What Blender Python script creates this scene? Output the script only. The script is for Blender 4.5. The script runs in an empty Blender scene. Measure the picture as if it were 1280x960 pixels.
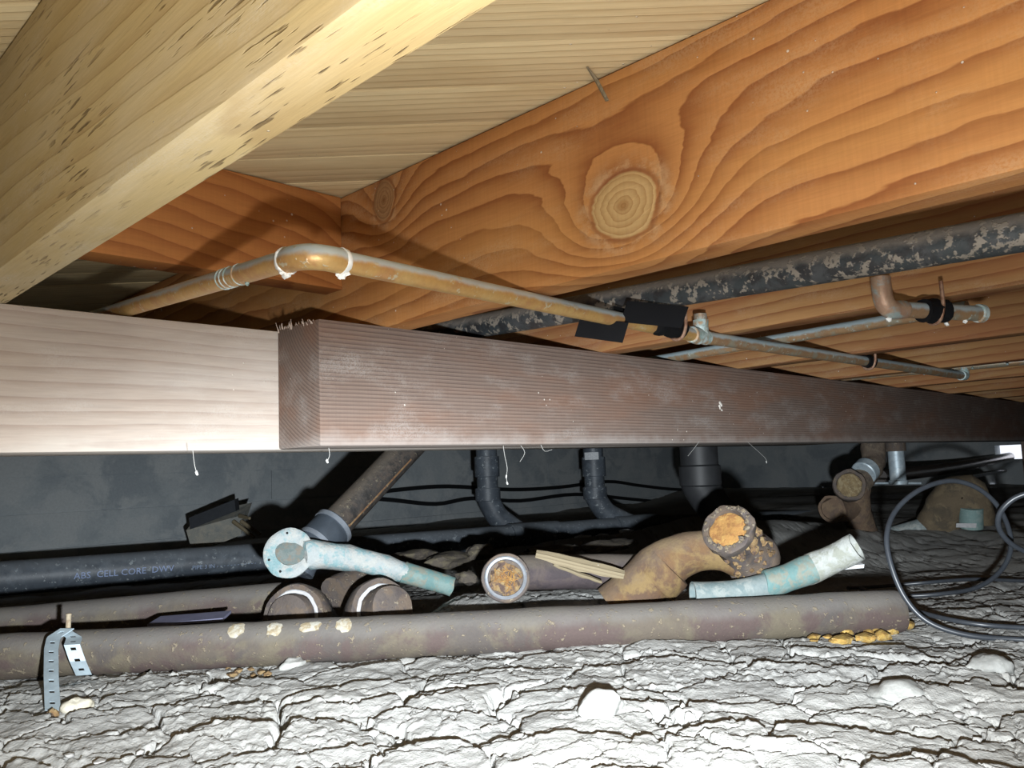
import bpy, bmesh, math, random
import numpy as np
from mathutils import Vector, Matrix, noise as mnoise
C = bpy.context.scene.collection
V = Vector
random.seed(7)

# ------------------------------------------------------------------ camera
F_PX = 1020.27                                   # focal length in pixels of a 1280 px wide frame
YAW, PITCH, ROLL = 0.7794, 0.10426, -0.03859
_fw = V((math.cos(YAW)*math.cos(PITCH), math.sin(YAW)*math.cos(PITCH), math.sin(PITCH)))
_r0 = V((math.sin(YAW), -math.cos(YAW), 0)); _u0 = _r0.cross(_fw)
_cr, _sr = math.cos(ROLL), math.sin(ROLL)
RIGHT = _r0*_cr + _u0*_sr; UP = _u0*_cr - _r0*_sr; FW = _fw
cam_d = bpy.data.cameras.new('camera'); cam = bpy.data.objects.new('camera', cam_d); C.objects.link(cam)
cam_d.sensor_width = 36; cam_d.lens = 36*F_PX/1280; cam_d.clip_start = .01; cam_d.clip_end = 60
cam.matrix_world = Matrix((RIGHT, UP, -FW)).transposed().to_4x4()
bpy.context.scene.camera = cam

# ------------------------------------------------------------------ light and exposure
vs = bpy.context.scene.view_settings
vs.view_transform = 'Standard'; vs.look = 'None'; vs.gamma = 1; vs.use_curve_mapping = False; vs.exposure = 0
world = bpy.data.worlds.new('overcast_sky'); bpy.context.scene.world = world; world.use_nodes = True
world.node_tree.nodes['Background'].inputs[0].default_value = (.86, .9, 1, 1)
world.node_tree.nodes['Background'].inputs[1].default_value = 1.2
LAMP = V((.062, .015, -.068))                    # the torch held just below and right of the lens
def lamp(name, typ, energy, color, loc, radius, aim=None, size=None, blend=None, flat=1):
    d = bpy.data.lights.new(name, typ); d.energy = energy; d.color = color; d.shadow_soft_size = radius
    o = bpy.data.objects.new(name, d); C.objects.link(o); o.location = loc
    if aim is not None: o.rotation_euler = (V(aim)-V(loc)).to_track_quat('-Z', 'Y').to_euler()
    if size: d.spot_size = size; d.spot_blend = blend; o.scale = (1, flat, 1)
    return o
lamp('torch_spill', 'POINT', 13, (1, .985, .955), LAMP, .008)
lamp('added_fill_spot', 'SPOT', 170, (.88, .95, 1), LAMP, .008, LAMP+V((1, 1.0, -.10)), math.radians(112), 1, .30)  # added fill spot: brightens ground and far wall, cone flattened to spare the girder

# ------------------------------------------------------------------ placing: a pixel of the frame plus a real distance or plane
def ray(px, py): return FW + RIGHT*((px-640)/F_PX) - UP*((py-480)/F_PX)
def atd(px, py, d): return ray(px, py)*d
def atz(px, py, z): v = ray(px, py); return v*(z/v.z)
def aty(px, py, y): v = ray(px, py); return v*(y/v.y)
def atx(px, py, x): v = ray(px, py); return v*(x/v.x)

# ------------------------------------------------------------------ node expressions
class X:
    def __init__(s, nt, o): s.nt, s.o = nt, o
    def _m(s, op, *a, clamp=False):
        n = s.nt.nodes.new('ShaderNodeMath'); n.operation = op; n.use_clamp = clamp
        for i, v in enumerate((s,)+a):
            if isinstance(v, X): s.nt.links.new(v.o, n.inputs[i])
            else: n.inputs[i].default_value = v
        return X(s.nt, n.outputs[0])
    def __add__(s, b): return s._m('ADD', b)
    __radd__ = __add__
    def __sub__(s, b): return s._m('SUBTRACT', b)
    def __rsub__(s, b): return (s*-1)+b
    def __mul__(s, b): return s._m('MULTIPLY', b)
    __rmul__ = __mul__
    def __truediv__(s, b): return s._m('DIVIDE', b)
    def pw(s, b): return s._m('POWER', b)
    def sqrt(s): return s._m('SQRT')
    def frac(s): return s._m('FRACT')
    def exp(s): return X.const(s.nt, math.e)._m('POWER', s)
    def sat(s): return s._m('ADD', 0.0, clamp=True)
    def ss(s, a, b):                              # smoothstep
        n = s.nt.nodes.new('ShaderNodeMapRange'); n.interpolation_type = 'SMOOTHSTEP'
        s.nt.links.new(s.o, n.inputs[0]); n.inputs[1].default_value = min(a, b); n.inputs[2].default_value = max(a, b)
        if a > b: n.inputs[3].default_value = 1; n.inputs[4].default_value = 0
        return X(s.nt, n.outputs[0])
    @staticmethod
    def const(nt, v):
        n = nt.nodes.new('ShaderNodeValue'); n.outputs[0].default_value = v; return X(nt, n.outputs[0])
class Mat:
    def __init__(m, name):
        m.mat = bpy.data.materials.new(name); m.mat.use_nodes = True; m.nt = m.mat.node_tree
        m.b = m.nt.nodes['Principled BSDF']
        tc = m.nt.nodes.new('ShaderNodeTexCoord'); m.co = tc.outputs['Object']
        sp = m.nt.nodes.new('ShaderNodeSeparateXYZ'); m.nt.links.new(m.co, sp.inputs[0])
        m.x, m.y, m.z = (X(m.nt, sp.outputs[i]) for i in range(3))
    def rnd(m): return X(m.nt, m.nt.nodes.new('ShaderNodeObjectInfo').outputs['Random'])
    def normal_z(m):
        g = m.nt.nodes.new('ShaderNodeNewGeometry'); s = m.nt.nodes.new('ShaderNodeSeparateXYZ')
        m.nt.links.new(g.outputs['Normal'], s.inputs[0]); return X(m.nt, s.outputs[2])
    def vec(m, x, y, z):
        n = m.nt.nodes.new('ShaderNodeCombineXYZ')
        for i, v in enumerate((x, y, z)):
            if isinstance(v, X): m.nt.links.new(v.o, n.inputs[i])
            else: n.inputs[i].default_value = v
        return n.outputs[0]
    def noise(m, scale=1, detail=3, rough=.5, dist=0, v=None):
        n = m.nt.nodes.new('ShaderNodeTexNoise'); m.nt.links.new(v if v is not None else m.co, n.inputs['Vector'])
        n.inputs['Scale'].default_value = scale; n.inputs['Detail'].default_value = detail
        n.inputs['Roughness'].default_value = rough; n.inputs['Distortion'].default_value = dist
        return X(m.nt, n.outputs[0])
    def voro(m, scale, v=None, feature='F1', out=0):
        n = m.nt.nodes.new('ShaderNodeTexVoronoi'); n.feature = feature
        m.nt.links.new(v if v is not None else m.co, n.inputs['Vector']); n.inputs['Scale'].default_value = scale
        return n.outputs[out]
    def mix(m, f, a, b):
        n = m.nt.nodes.new('ShaderNodeMix'); n.data_type = 'RGBA'
        for s, v in ((n.inputs[0], f), (n.inputs[6], a), (n.inputs[7], b)):
            if isinstance(v, X): m.nt.links.new(v.o, s)
            elif isinstance(v, bpy.types.NodeSocket): m.nt.links.new(v, s)
            elif isinstance(v, tuple): s.default_value = v+(1,)
            else: s.default_value = v
        return n.outputs[2]
    def scale_col(m, c, f):
        n = m.nt.nodes.new('ShaderNodeVectorMath'); n.operation = 'SCALE'
        m.nt.links.new(c, n.inputs[0]); m.nt.links.new(f.o, n.inputs['Scale']); return n.outputs[0]
    def out(m, col, rough=.8, metal=0, bump=None, bs=1, spec=.3):
        if isinstance(col, tuple): m.b.inputs['Base Color'].default_value = col+(1,)
        else: m.nt.links.new(col, m.b.inputs['Base Color'])
        for k, v in (('Roughness', rough), ('Metallic', metal), ('Specular IOR Level', spec)):
            if isinstance(v, X): m.nt.links.new(v.o, m.b.inputs[k])
            else: m.b.inputs[k].default_value = v
        if bump is not None:
            n = m.nt.nodes.new('ShaderNodeBump'); n.inputs['Distance'].default_value = bs; n.inputs['Strength'].default_value = 1
            m.nt.links.new(bump.o, n.inputs['Height']); m.nt.links.new(n.outputs[0], m.b.inputs['Normal'])
        return m.mat

def wood(name, early, late, ring=.012, pith=(-.1, 0), slope=0, warp=.012, warp2=.004, lf=(1.5, 7), knots=(), late_k=.8, seed=0.0,
         blotch=None, blotch_k=.5, dust_haze=None, dust_haze_k=0, edge=None, saw=0, dashes=0, rnd=False, fiber=.35, bump=.0006, sharp=3, endgrain=None):
    m = Mat(name); x, y, z = m.x+seed, m.y, m.z
    if rnd:
        q = m.rnd(); x = x+q*37.0; py = q*.16+pith[0]; pz = (q*7.13).frac()*.1-.05
    else: py, pz = pith
    n1 = m.noise(1, 2, .5, v=m.vec(x*lf[0], y*lf[1], z*lf[1]))-.5
    n2 = m.noise(1, 3, .55, v=m.vec(x*lf[0]*6, y*lf[1]*5, z*lf[1]*5))-.5
    dy = y-py; dz = z+x*slope-pz
    R = (dy*dy+dz*dz).sqrt() + n1*warp + n2*warp2
    ks = []
    for kx, kz, amp, ax, az, rx, rz, tan, brn in knots:
        ex, ez = m.x-kx, m.z-kz
        R = R + ((ex*ex)*(-1/ax**2)+(ez*ez)*(-1/az**2)).exp()*amp
        ks.append((((ex*ex)*(1/rx**2)+(ez*ez)*(1/rz**2)).sqrt()+n2*.5+n1*.25, tan, brn))
    t = (R*(1/ring)).frac()
    la = t.pw(sharp)*t.ss(1.0, .93)
    fib = m.noise(1, 3, .6, v=m.vec(x*25, y*420, z*420))
    col = m.mix((la*late_k).sat(), early, late)
    if blotch:
        col = m.mix((m.noise(1, 4, .6, v=m.vec(x*3, y*14, z*14)).ss(.42, .68))*blotch_k, col, blotch)
    h = la*-.5+fib*.4
    for d, tan, brn in ks:
        kr = (d*4.6).frac(); kc = m.mix(kr.pw(2)*.6, tan, brn)
        torn = d.ss(1.0, 1.12)*d.ss(1.7, 1.15)*m.noise(1, 4, .7, v=m.vec(x*60, y*60, z*60)).ss(.40, .66)
        col = m.mix(torn*.75, col, (.50, .31, .16))
        rim = d.ss(.86, .97)*d.ss(1.16, 1.02)
        col = m.mix(rim*.5, col, (.20, .07, .03))
        core = d.ss(1.0, .9); col = m.mix(core, col, kc)
        ctr = d.ss(.16, .05); col = m.mix(ctr*.6, col, brn)
        h = h+torn*.8-rim*.8
    col = m.scale_col(col, fib*fiber+(1-fiber*.5))
    if rnd: col = m.scale_col(col, (q*13.7).frac()*.3+.82)
    if saw:
        s = m.noise(1, 2, .5, v=m.vec(x*330, y*3, z*5)); col = m.scale_col(col, s*saw+(1-saw*.5)); h = h+s*.25
    if dashes:
        s = m.noise(1, 2, .5, v=m.vec(x*30, y*300, z*300)).ss(.60, .68)*m.noise(1, 2, .5, v=m.vec(x*4, y*10, z*10)).ss(.42, .58)
        col = m.mix(s*dashes, col, (.10, .06, .025)); h = h-s*1.5
    if dust_haze:
        d1 = m.noise(1, 5, .65, v=m.vec(x*9, y*22, z*22)).ss(.46, .75)*m.noise(600, 2, .6).ss(.3, .6)
        col = m.mix(d1*dust_haze_k, col, dust_haze)
    if edge: col = m.mix((m.z*-1+(m.noise(22, 4, .6)-.5)*.035).ss(.050, .074)*.42, col, edge)    # settled dust along the lower edge
    vd = X(m.nt, m.voro(75)); gate = m.noise(14, 2, .6)
    sp = (vd-(gate-.57)*.45).ss(.07, .03)
    col = m.mix(sp*.75, col, (.72, .66, .58)); h = h+sp
    return m.out(col, .78, 0, h, bump, .25)

def crust(name, cols, scale=30, rough=.75, metal=0, bump=.0015, top=None, top_k=.8, top_at=(.15, .75), specks=None, speck_at=(.60, .66), fine=260, spec=.35, streak=None):
    """corroded or dusty surface: a few colours laid over each other by noise, dusty on upward faces"""
    m = Mat(name); col = cols[0]; h = None
    for i, c in enumerate(cols[1:]):
        v = m.vec(m.x+3.7*i, m.y-1.3*i, m.z+.9*i)
        n = m.noise(scale*(1+.7*i), 5, .65, .4, v=v); col = m.mix(n.ss(.46, .60), col, c)
        h = n if h is None else h+n*.5
    f = m.noise(fine, 3, .6)
    col = m.mix((f-.2)*.45, col, m.mix(.65, col, (0.02, .018, .015)))
    if top:
        nz = m.normal_z()+(m.noise(scale*2.5, 4, .65)-.5)*.9
        col = m.mix(nz.ss(*top_at)*top_k, col, top)
    if specks:
        sv = m.noise(fine*.35, 3, .7, v=m.vec(m.x+5, m.y, m.z)).ss(*speck_at); col = m.mix(sv*.85, col, specks); f = f+sv
    return m.out(col, rough, metal, (h*.6+f*.4) if h is not None else f, bump, spec)

def plain(name, c, rough=.6, metal=0, spec=.4, var=.3, scale=60, bump=0):
    m = Mat(name); n = m.noise(scale, 4, .6)
    return m.out(m.scale_col(m.mix(0.0, c, c), n*var*2+(1-var)), rough, metal, n if bump else None, bump or 1, spec)

# ------------------------------------------------------------------ mesh helpers
class MB:
    def __init__(s): s.v, s.f = [], []
    def rings(s, rs, n, cap0=True, cap1=True):
        """rs: list of (centre, a, b) with a, b the two radius vectors of the ring"""
        base = len(s.v)
        for c, a, b in rs:
            for k in range(n):
                t = 2*math.pi*k/n; s.v.append(c+a*math.cos(t)+b*math.sin(t))
        for i in range(len(rs)-1):
            for k in range(n):
                q = base+i*n; s.f.append((q+k, q+(k+1) % n, q+n+(k+1) % n, q+n+k))
        if cap0: s.f.append(tuple(base+k for k in reversed(range(n))))
        if cap1: s.f.append(tuple(base+(len(rs)-1)*n+k for k in range(n)))
        return s
    def tube(s, pts, rad, n=20, sm=0, open0=0, open1=0, wall=.85, cap0=True, cap1=True):
        pts = [V(p) for p in pts]
        rad = list(rad) if isinstance(rad, (list, tuple)) else [rad]*len(pts)
        if sm:
            P, Rr = [], []
            for i in range(len(pts)-1):
                p0, p1, p2, p3 = pts[max(i-1, 0)], pts[i], pts[i+1], pts[min(i+2, len(pts)-1)]
                for k in range(sm):
                    t = k/sm
                    P.append(.5*((2*p1)+(p2-p0)*t+(2*p0-5*p1+4*p2-p3)*t*t+(3*p1-p0-3*p2+p3)*t**3)); Rr.append(rad[i]+(rad[i+1]-rad[i])*t)
            P.append(pts[-1]); Rr.append(rad[-1]); pts, rad = P, Rr
        tan = []
        for i in range(len(pts)):
            t = (pts[min(i+1, len(pts)-1)]-pts[max(i-1, 0)]); tan.append(t.normalized() if t.length > 1e-9 else tan[-1])
        a = tan[0].orthogonal().normalized(); R = []
        for p, t, r in zip(pts, tan, rad):
            a = (a-t*a.dot(t)).normalized(); b = t.cross(a); R.append((p, a, b, r, t))
        rs = [(p, a*r, b*r) for p, a, b, r, t in R]
        if open0:
            p, a, b, r, t = R[0]; rs = [(p+t*open0, a*r*wall, b*r*wall), (p, a*r*wall, b*r*wall)]+rs
        if open1:
            p, a, b, r, t = R[-1]; rs += [(p, a*r*wall, b*r*wall), (p-t*open1, a*r*wall, b*r*wall)]
        return s.rings(rs, n, cap0, cap1)
    def lathe(s, o, ax, prof, n=28, a=None, sx=1, cap0=True, cap1=True):
        o = V(o); ax = V(ax).normalized(); a = (V(a)-ax*V(a).dot(ax)).normalized() if a is not None else ax.orthogonal().normalized(); b = ax.cross(a)
        return s.rings([(o+ax*h, a*r*sx, b*r) for h, r in prof], n, cap0, cap1)
    def box(s, c, e, h):
        """centre, three axis vectors, half sizes"""
        q = len(s.v); c = V(c); e = [V(a).normalized() for a in e]
        for i in (-1, 1):
            for j in (-1, 1):
                for k in (-1, 1): s.v.append(c+e[0]*h[0]*i+e[1]*h[1]*j+e[2]*h[2]*k)
        s.f += [tuple(q+i for i in t) for t in ((0, 1, 3, 2), (4, 6, 7, 5), (0, 4, 5, 1), (2, 3, 7, 6), (0, 2, 6, 4), (1, 5, 7, 3))]
        return s
    def lump(s, c, r, seed=0, rough=.35, sub=2, sq=(1, 1, 1)):
        bm = bmesh.new(); bmesh.ops.create_icosphere(bm, subdivisions=sub, radius=1)
        q = len(s.v)
        for v in bm.verts:
            d = v.co.normalized(); k = 1+rough*(mnoise.noise(d*1.3+V((seed*7.1, seed*3.3, seed)))+.45*mnoise.noise(d*3.1+V((seed, 9, seed*2))))
            s.v.append(V(c)+V((d.x*r*sq[0]*k, d.y*r*sq[1]*k, d.z*r*sq[2]*k)))
        s.f += [tuple(q+v.index for v in f.verts) for f in bm.faces]; bm.free(); return s
    def jitter(s, amp, sc, start=0):
        for i in range(start, len(s.v)):
            p = s.v[i]; s.v[i] = p+V((mnoise.noise(p*sc), mnoise.noise(p*sc+V((9, 4, 1))), mnoise.noise(p*sc+V((3, 7, 5)))))*amp
        return s
    def build(s, name, mat, parent=None, smooth=True, bevel=0, origin=None, angle=.7):
        o0 = V(origin) if origin is not None else (V((0, 0, 0)) if parent is None else None)
        if parent is not None and origin is None: o0 = parent.location.copy() if parent.type == 'EMPTY' or parent.parent is None else (parent.location+parent.parent.location)
        me = bpy.data.meshes.new(name); me.from_pydata([v-o0 for v in s.v], [], s.f); me.update()
        if bevel:
            bm = bmesh.new(); bm.from_mesh(me); bmesh.ops.bevel(bm, geom=bm.edges[:], offset=bevel, segments=2, affect='EDGES', profile=.6); bm.to_mesh(me); bm.free()
        bm = bmesh.new(); bm.from_mesh(me); bmesh.ops.recalc_face_normals(bm, faces=bm.faces[:])
        if smooth:
            for f in bm.faces: f.smooth = True
            for e in bm.edges:
                if len(e.link_faces) == 2 and e.calc_face_angle(0) > angle: e.smooth = False
        bm.to_mesh(me); bm.free()
        me.materials.append(mat)
        o = bpy.data.objects.new(name, me); C.objects.link(o)
        if parent is not None: o.parent = parent
        else: o.location = o0
        return o
def tag(o, label=None, cat=None, group=None, kind=None):
    for k, v in (('label', label), ('category', cat), ('group', group), ('kind', kind)):
        if v: o[k] = v
    return o
def thing(name, loc, label, cat, group=None):
    o = bpy.data.objects.new(name, None); C.objects.link(o); o.location = V(loc); o.empty_display_size = .02
    return tag(o, label, cat, group)
def timber(name, c, L, T, H, mat, along='x', label=None, cat=None, group=None, kind=None, bevel=.0025, parent=None):
    """a sawn stick: local x along its length, so the grain follows it"""
    mb = MB().box((0, 0, 0), ((1, 0, 0), (0, 1, 0), (0, 0, 1)), (L/2, T/2, H/2))
    o = mb.build(name, mat, None, True, bevel, (0, 0, 0), .5); o.location = c
    if along == 'y': o.rotation_euler = (0, 0, math.pi/2)
    elif isinstance(along, (int, float)): o.rotation_euler = (0, 0, along)
    if parent: o.parent = parent
    return tag(o, label, cat, group, kind)

# ------------------------------------------------------------------ levels and sizes of the place (metres, camera at the origin)
YB, ZB, BT, BH, XE = .76886, .033, .089, .14, .4803           # girder: front face, underside, thickness, height, left end of the near piece
ZJ, JH, JT, XJ = .1723, .1805, .038, .5718                    # joists: underside, height, thickness, left face of the knotted one
ZC = ZJ+JH
X0, X1, Y0, Y1 = -1.2, 6.0, -1.0, 3.6                         # the walls round the crawl space
def sstep(a, b, x): t = np.clip((x-a)/(b-a), 0, 1); return t*t*(3-2*t)
MOUND = atz(960, 672, -.235)
def ground(x, y):
    d = x*FW.x+y*FW.y
    z = -.25-.03*sstep(1.25, 2.2, d)
    m = atz(960, 672, -.235)
    z = z+.09*np.exp(-(((x-m.x)*.7+(y-m.y)*.7)/.30)**2-(((x-m.x)*.7-(y-m.y)*.7)/.34)**2)
    l = (x*RIGHT.x+y*RIGHT.y)                                          # low heaps of soil between the lines of pipes
    z = z+.042*np.exp(-((d-1.42)/.15)**2)*sstep(-.20, -.08, l)*(1-sstep(.36, .50, l))+.055*np.exp(-((d-2.55)/.24)**2)*sstep(-.1, .15, l)*(1-sstep(.5, .8, l))
    z = z+.060*sstep(1.3, 2.7, d)*sstep(.85, 1.35, l)  # ground at right tilted up towards the torch, shaped to look brighter
    return z+.006*np.sin(x*5.1+1)*np.sin(y*4.3+2)

# ------------------------------------------------------------------ materials
W_KNOT = wood('orange_joist_wood', (.47, .215, .072), (.215, .066, .018), ring=.020, pith=(-.05, -.055), slope=.05, warp=.065, warp2=.016, lf=(2.0, 9),
              knots=[(-.882, -.035, .12, .085, .055, .036, .030, (.50, .335, .15), (.27, .12, .035)), (-.532, .064, .05, .05, .045, .021, .026, (.36, .2, .09), (.16, .06, .02))],
              late_k=.95, seed=3.1, saw=.22, dust_haze=(.56, .40, .24), dust_haze_k=.3, blotch=(.52, .26, .08), blotch_k=.45, fiber=.3, sharp=1.6)  # the pale patches here paint a whitish sheen into the colour, not real dust
W_PALE = wood('pale_joist_wood', (.52, .40, .20), (.33, .215, .09), ring=.019, pith=(-.06, .02), slope=-.06, warp=.05, warp2=.006, lf=(1.6, 7), late_k=.6, seed=11.3,
              dashes=.75, blotch=(.56, .47, .31), blotch_k=.6, fiber=.3, sharp=2, dust_haze=(.62, .58, .5), dust_haze_k=.35)
W_FAR = wood('brown_joist_wood', (.37, .20, .08), (.17, .052, .018), ring=.016, pith=(-.04, -.03), slope=.03, warp=.045, warp2=.008, late_k=.95, seed=21.7, blotch=(.30, .11, .045), blotch_k=.6,
              dust_haze=(.5, .4, .28), dust_haze_k=.3, rnd=True)
W_BLOCK = wood('blocking_wood', (.42, .17, .05), (.22, .065, .018), ring=.019, pith=(-.05, -.02), slope=.12, warp=.05, warp2=.006, lf=(3, 9), late_k=.75, seed=5.2,
               knots=[(.2345, .0096, .045, .06, .045, .010, .012, (.40, .19, .07), (.2, .07, .02))], saw=.2, sharp=2)
W_PLANK = wood('subfloor_wood', (.80, .655, .39), (.48, .32, .15), ring=.011, pith=(-.03, -.10), warp=.02, warp2=.004, lf=(1.2, 10), late_k=.6, rnd=True,
               blotch=(.50, .33, .14), blotch_k=.35, fiber=.3)
W_BEAM = wood('dark_girder_wood', (.185, .135, .11), (.055, .034, .030), ring=.0043, pith=(-.095, .125), warp=.006, warp2=.0012, lf=(1.0, 8), late_k=.75, seed=1.7,
              blotch=(.20, .095, .055), blotch_k=.5, dust_haze=(.36, .34, .32), dust_haze_k=.45, edge=(.36, .34, .32), saw=.12, bump=.0008, sharp=2)
W_BEAM2 = wood('pale_girder_wood', (.40, .335, .285), (.23, .16, .125), ring=.013, pith=(-.055, .03), slope=.01, warp=.035, warp2=.005, lf=(1.4, 9), late_k=.6, seed=9.4,
               blotch=(.46, .41, .37), blotch_k=.6, dust_haze=(.5, .47, .44), dust_haze_k=.4, edge=(.5, .47, .43))
W_SHARD = wood('grey_shard_wood', (.22, .18, .115), (.12, .09, .055), ring=.005, pith=(-.03, .01), warp=.01, seed=2.2, dust_haze=(.25, .22, .16), dust_haze_k=.5)

# ------------------------------------------------------------------ the setting: walls, ceiling, ground
M_CONC = crust('dark_concrete', [(.44, .48, .50), (.35, .39, .42), (.50, .53, .54)], 3, .9, 0, .002, fine=120, spec=.2)
def slab(name, lo, hi, mat=None, parent=None):
    lo, hi = V(lo), V(hi)
    o = MB().box((lo+hi)/2, ((1, 0, 0), (0, 1, 0), (0, 0, 1)), tuple((hi-lo)/2)).build(name, mat or M_CONC, parent, False)
    if parent is None: tag(o, kind='structure')
    return o
wb = slab('wall_back', (X0-.1, Y1+.012, -.6), (X1+.1, Y1+.15, ZC))
rw = random.Random(3)
for i, z in enumerate((-.52, -.38, -.24, -.098, .042, .182)):        # the courses the form boards left in the concrete
    xs = [X0, 1.5+rw.random(), 3.3+rw.random(), X1] if i % 2 else [X0, 2.3+rw.random(), 4.3, X1]
    for a, b in zip(xs, xs[1:]):
        e = rw.uniform(0, .007)
        slab('panel', (a+.001, Y1-e, z+.002), (b-.001, Y1+.02, z+.138), M_CONC, wb)
slab('wall_left', (X0-.15, Y0-.1, -.6), (X0, Y1+.1, ZC)); slab('wall_front', (X0-.1, Y0-.15, -.6), (X1+.1, Y0, ZC))
va, vb = atx(1243, 557, X1), atx(1300, 573, X1)                      # the foundation vent far off on the right
wr = slab('wall_right', (X1, Y0-.1, -.6), (X1+.12, Y1+.1, vb.z))
slab('wall_right_upper', (X1, Y0-.1, va.z), (X1+.12, Y1+.1, ZC), None, wr)
slab('wall_right_side', (X1, va.y, vb.z), (X1+.12, Y1+.1, va.z), None, wr); slab('wall_right_side', (X1, Y0-.1, vb.z), (X1+.12, vb.y, va.z), None, wr)

ceil = slab('ceiling', (X0-.1, Y0-.1, ZC+.024), (X1+.1, Y1+.1, ZC+.05), W_PLANK)
rp = random.Random(5); PW = .0777; dg = V((1, -1, 0)).normalized(); nn = V((1, 1, 0)).normalized(); k = 0
plank_mesh = None
for i in range(-22, 82):                                             # diagonal sheathing boards
    n0 = .727-PW/2+PW*i
    # line x+y = n0*sqrt2 clipped to the room
    s = n0*math.sqrt(2); xa, xb = max(X0, s-Y1), min(X1, s-Y0)
    if xb-xa < .1: continue
    ca = V((xa, s-xa, 0)); cb = V((xb, s-xb, 0)); L = (cb-ca).length-.1
    if L < .1: continue
    timber('plank', ((ca+cb)/2)+V((0, 0, ZC+.012+rp.uniform(0, .0012))), L, PW-.0016, .02, W_PLANK, -math.pi/4, parent=ceil, bevel=.001)

def make_floor():
    u0, v0 = np.array([FW.x, FW.y])/math.hypot(FW.x, FW.y), None
    fwd = u0; rgt = np.array([u0[1], -u0[0]])
    def axis(core, step, lo, hi, grow):
        a = list(np.arange(core[0], core[1], step)); s = step
        while a[-1] < hi: s *= grow; a.append(a[-1]+s)
        s = step; b = []
        x = core[0]
        while x > lo: s *= grow; x -= s; b.append(x)
        return np.array(b[::-1]+a)
    A = axis((-.72, .95), .0024, -3.2, 5.2, 1.035); B = axis((.6, 1.2), .0019, -1.6, 7.4, 1.022)
    a, b = np.meshgrid(A, B); x = a*rgt[0]+b*fwd[0]; y = a*rgt[1]+b*fwd[1]
    rng = np.random.RandomState(4)
    def vnoise(x, y, f, seed):
        r = np.random.RandomState(seed); g = r.rand(256, 256); xi, yi = x*f+50, y*f+50
        i, j = np.floor(xi).astype(int), np.floor(yi).astype(int); fx, fy = xi-i, yi-j; fx = fx*fx*(3-2*fx); fy = fy*fy*(3-2*fy)
        G = lambda p, q: g[p % 256, q % 256]
        return (G(i, j)*(1-fx)+G(i+1, j)*fx)*(1-fy)+(G(i, j+1)*(1-fx)+G(i+1, j+1)*fx)*fy-.5
    def fbm(x, y, f, seed, o=4): return sum(vnoise(x, y, f*2**k, seed+k)*.55**k for k in range(o))
    def cells(a, b, size, seed):
        r = np.random.RandomState(seed); J = r.rand(128, 128, 4)
        p, q = a/size+40, b/size+40; i, j = np.floor(p).astype(int), np.floor(q).astype(int)
        f1 = np.full(a.shape, 9.); f2 = f1.copy(); ids = [np.zeros(a.shape) for _ in range(3)]
        for di in (-1, 0, 1):
            for dj in (-1, 0, 1):
                c = J[(i+di) % 128, (j+dj) % 128]; dx = i+di+.1+.8*c[..., 0]-p; dy = j+dj+.1+.8*c[..., 1]-q
                d = np.hypot(dx, dy); n = d < f1
                f2 = np.where(n, f1, np.minimum(f2, d)); f1 = np.where(n, d, f1)
                for t, w in zip(ids, (c[..., 2], dx, dy)): t[...] = np.where(n, w, t)
        return f1, f2, ids
    wa = a+.050*fbm(x, y, 12, 11)+.010*fbm(x, y, 60, 71); wbq = b+.036*fbm(x, y, 14, 31)+.012*fbm(x, y, 60, 91)
    near = (1-sstep(2.2, 4.0, b))*(1-.5*sstep(1.15, 1.9, b)); fine = 1-.68*sstep(1.15, 2.0, b)
    f1, f2, (idr, dx, dy) = cells(wa*.62, wbq, .078, 5)
    g1, g2, (jdr, ex, ey) = cells(wa*.7+9, wbq+3, .036, 8)
    wid = .045+.20*np.clip(fbm(x, y, 7, 51)+.08, 0, 1)
    z = ground(x, y)
    z = z - .020*np.exp(-((f2-f1)/wid)**2*2.6)*near                              # the open cracks
    z = z + ((idr-.5)*.0035 + (dx*(np.sin(idr*40)*.0035)+dy*(-.0085+.0035*np.cos(idr*91))))*fine   # plates step and tilt
    z = z + .0030*fine*(1-np.clip(f1*1.2, 0, 1)**2)
    z = z - ey*.0032*fine - .006*np.exp(-((g2-g1)/.07)**2*2)*np.clip(.5+2.6*fbm(x, y, 9, 61), 0, 1)*near + (jdr-.5)*.0013*fine
    z = z + .0012*fbm(x, y, 40, 21, 4)*fine + .012*fbm(x, y, 5, 41, 3)
    z = z + .0016*fine*np.clip(fbm(x, y, 150, 101, 2)-.15, 0, 1)*4*(vnoise(x, y, 9, 77) > -.05)   # crumbs
    keep = (x > X0-.1) & (x < X1+.1) & (y > Y0-.1) & (y < Y1+.1)
    nb, na = x.shape; idx = -np.ones(x.size, int); kf = keep.ravel(); idx[kf] = np.arange(kf.sum())
    co = np.stack([x, y, z], -1).reshape(-1, 3)[kf]
    I = idx.reshape(nb, na); qd = np.stack([I[:-1, :-1], I[:-1, 1:], I[1:, 1:], I[1:, :-1]], -1).reshape(-1, 4); qd = qd[(qd >= 0).all(1)]
    me = bpy.data.meshes.new('floor'); me.vertices.add(len(co)); me.vertices.foreach_set('co', co.ravel())
    me.loops.add(qd.size); me.loops.foreach_set('vertex_index', qd.ravel()); me.polygons.add(len(qd))
    me.polygons.foreach_set('loop_start', np.arange(len(qd))*4); me.polygons.foreach_set('use_smooth', np.ones(len(qd), bool)); me.update(); me.validate()
    if me.polygons[0].normal.z < 0: me.flip_normals()
    m = Mat('cracked_clay'); n = m.noise(4, 5, .6); f = m.noise(160, 4, .7); cr = m.noise(420, 2, .6)
    c = m.mix(n.ss(.35, .65), (.37, .365, .347), (.32, .317, .305)); c = m.mix(m.noise(1.3, 3).ss(.5, .7)*.5, c, (.37, .335, .28))
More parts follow.
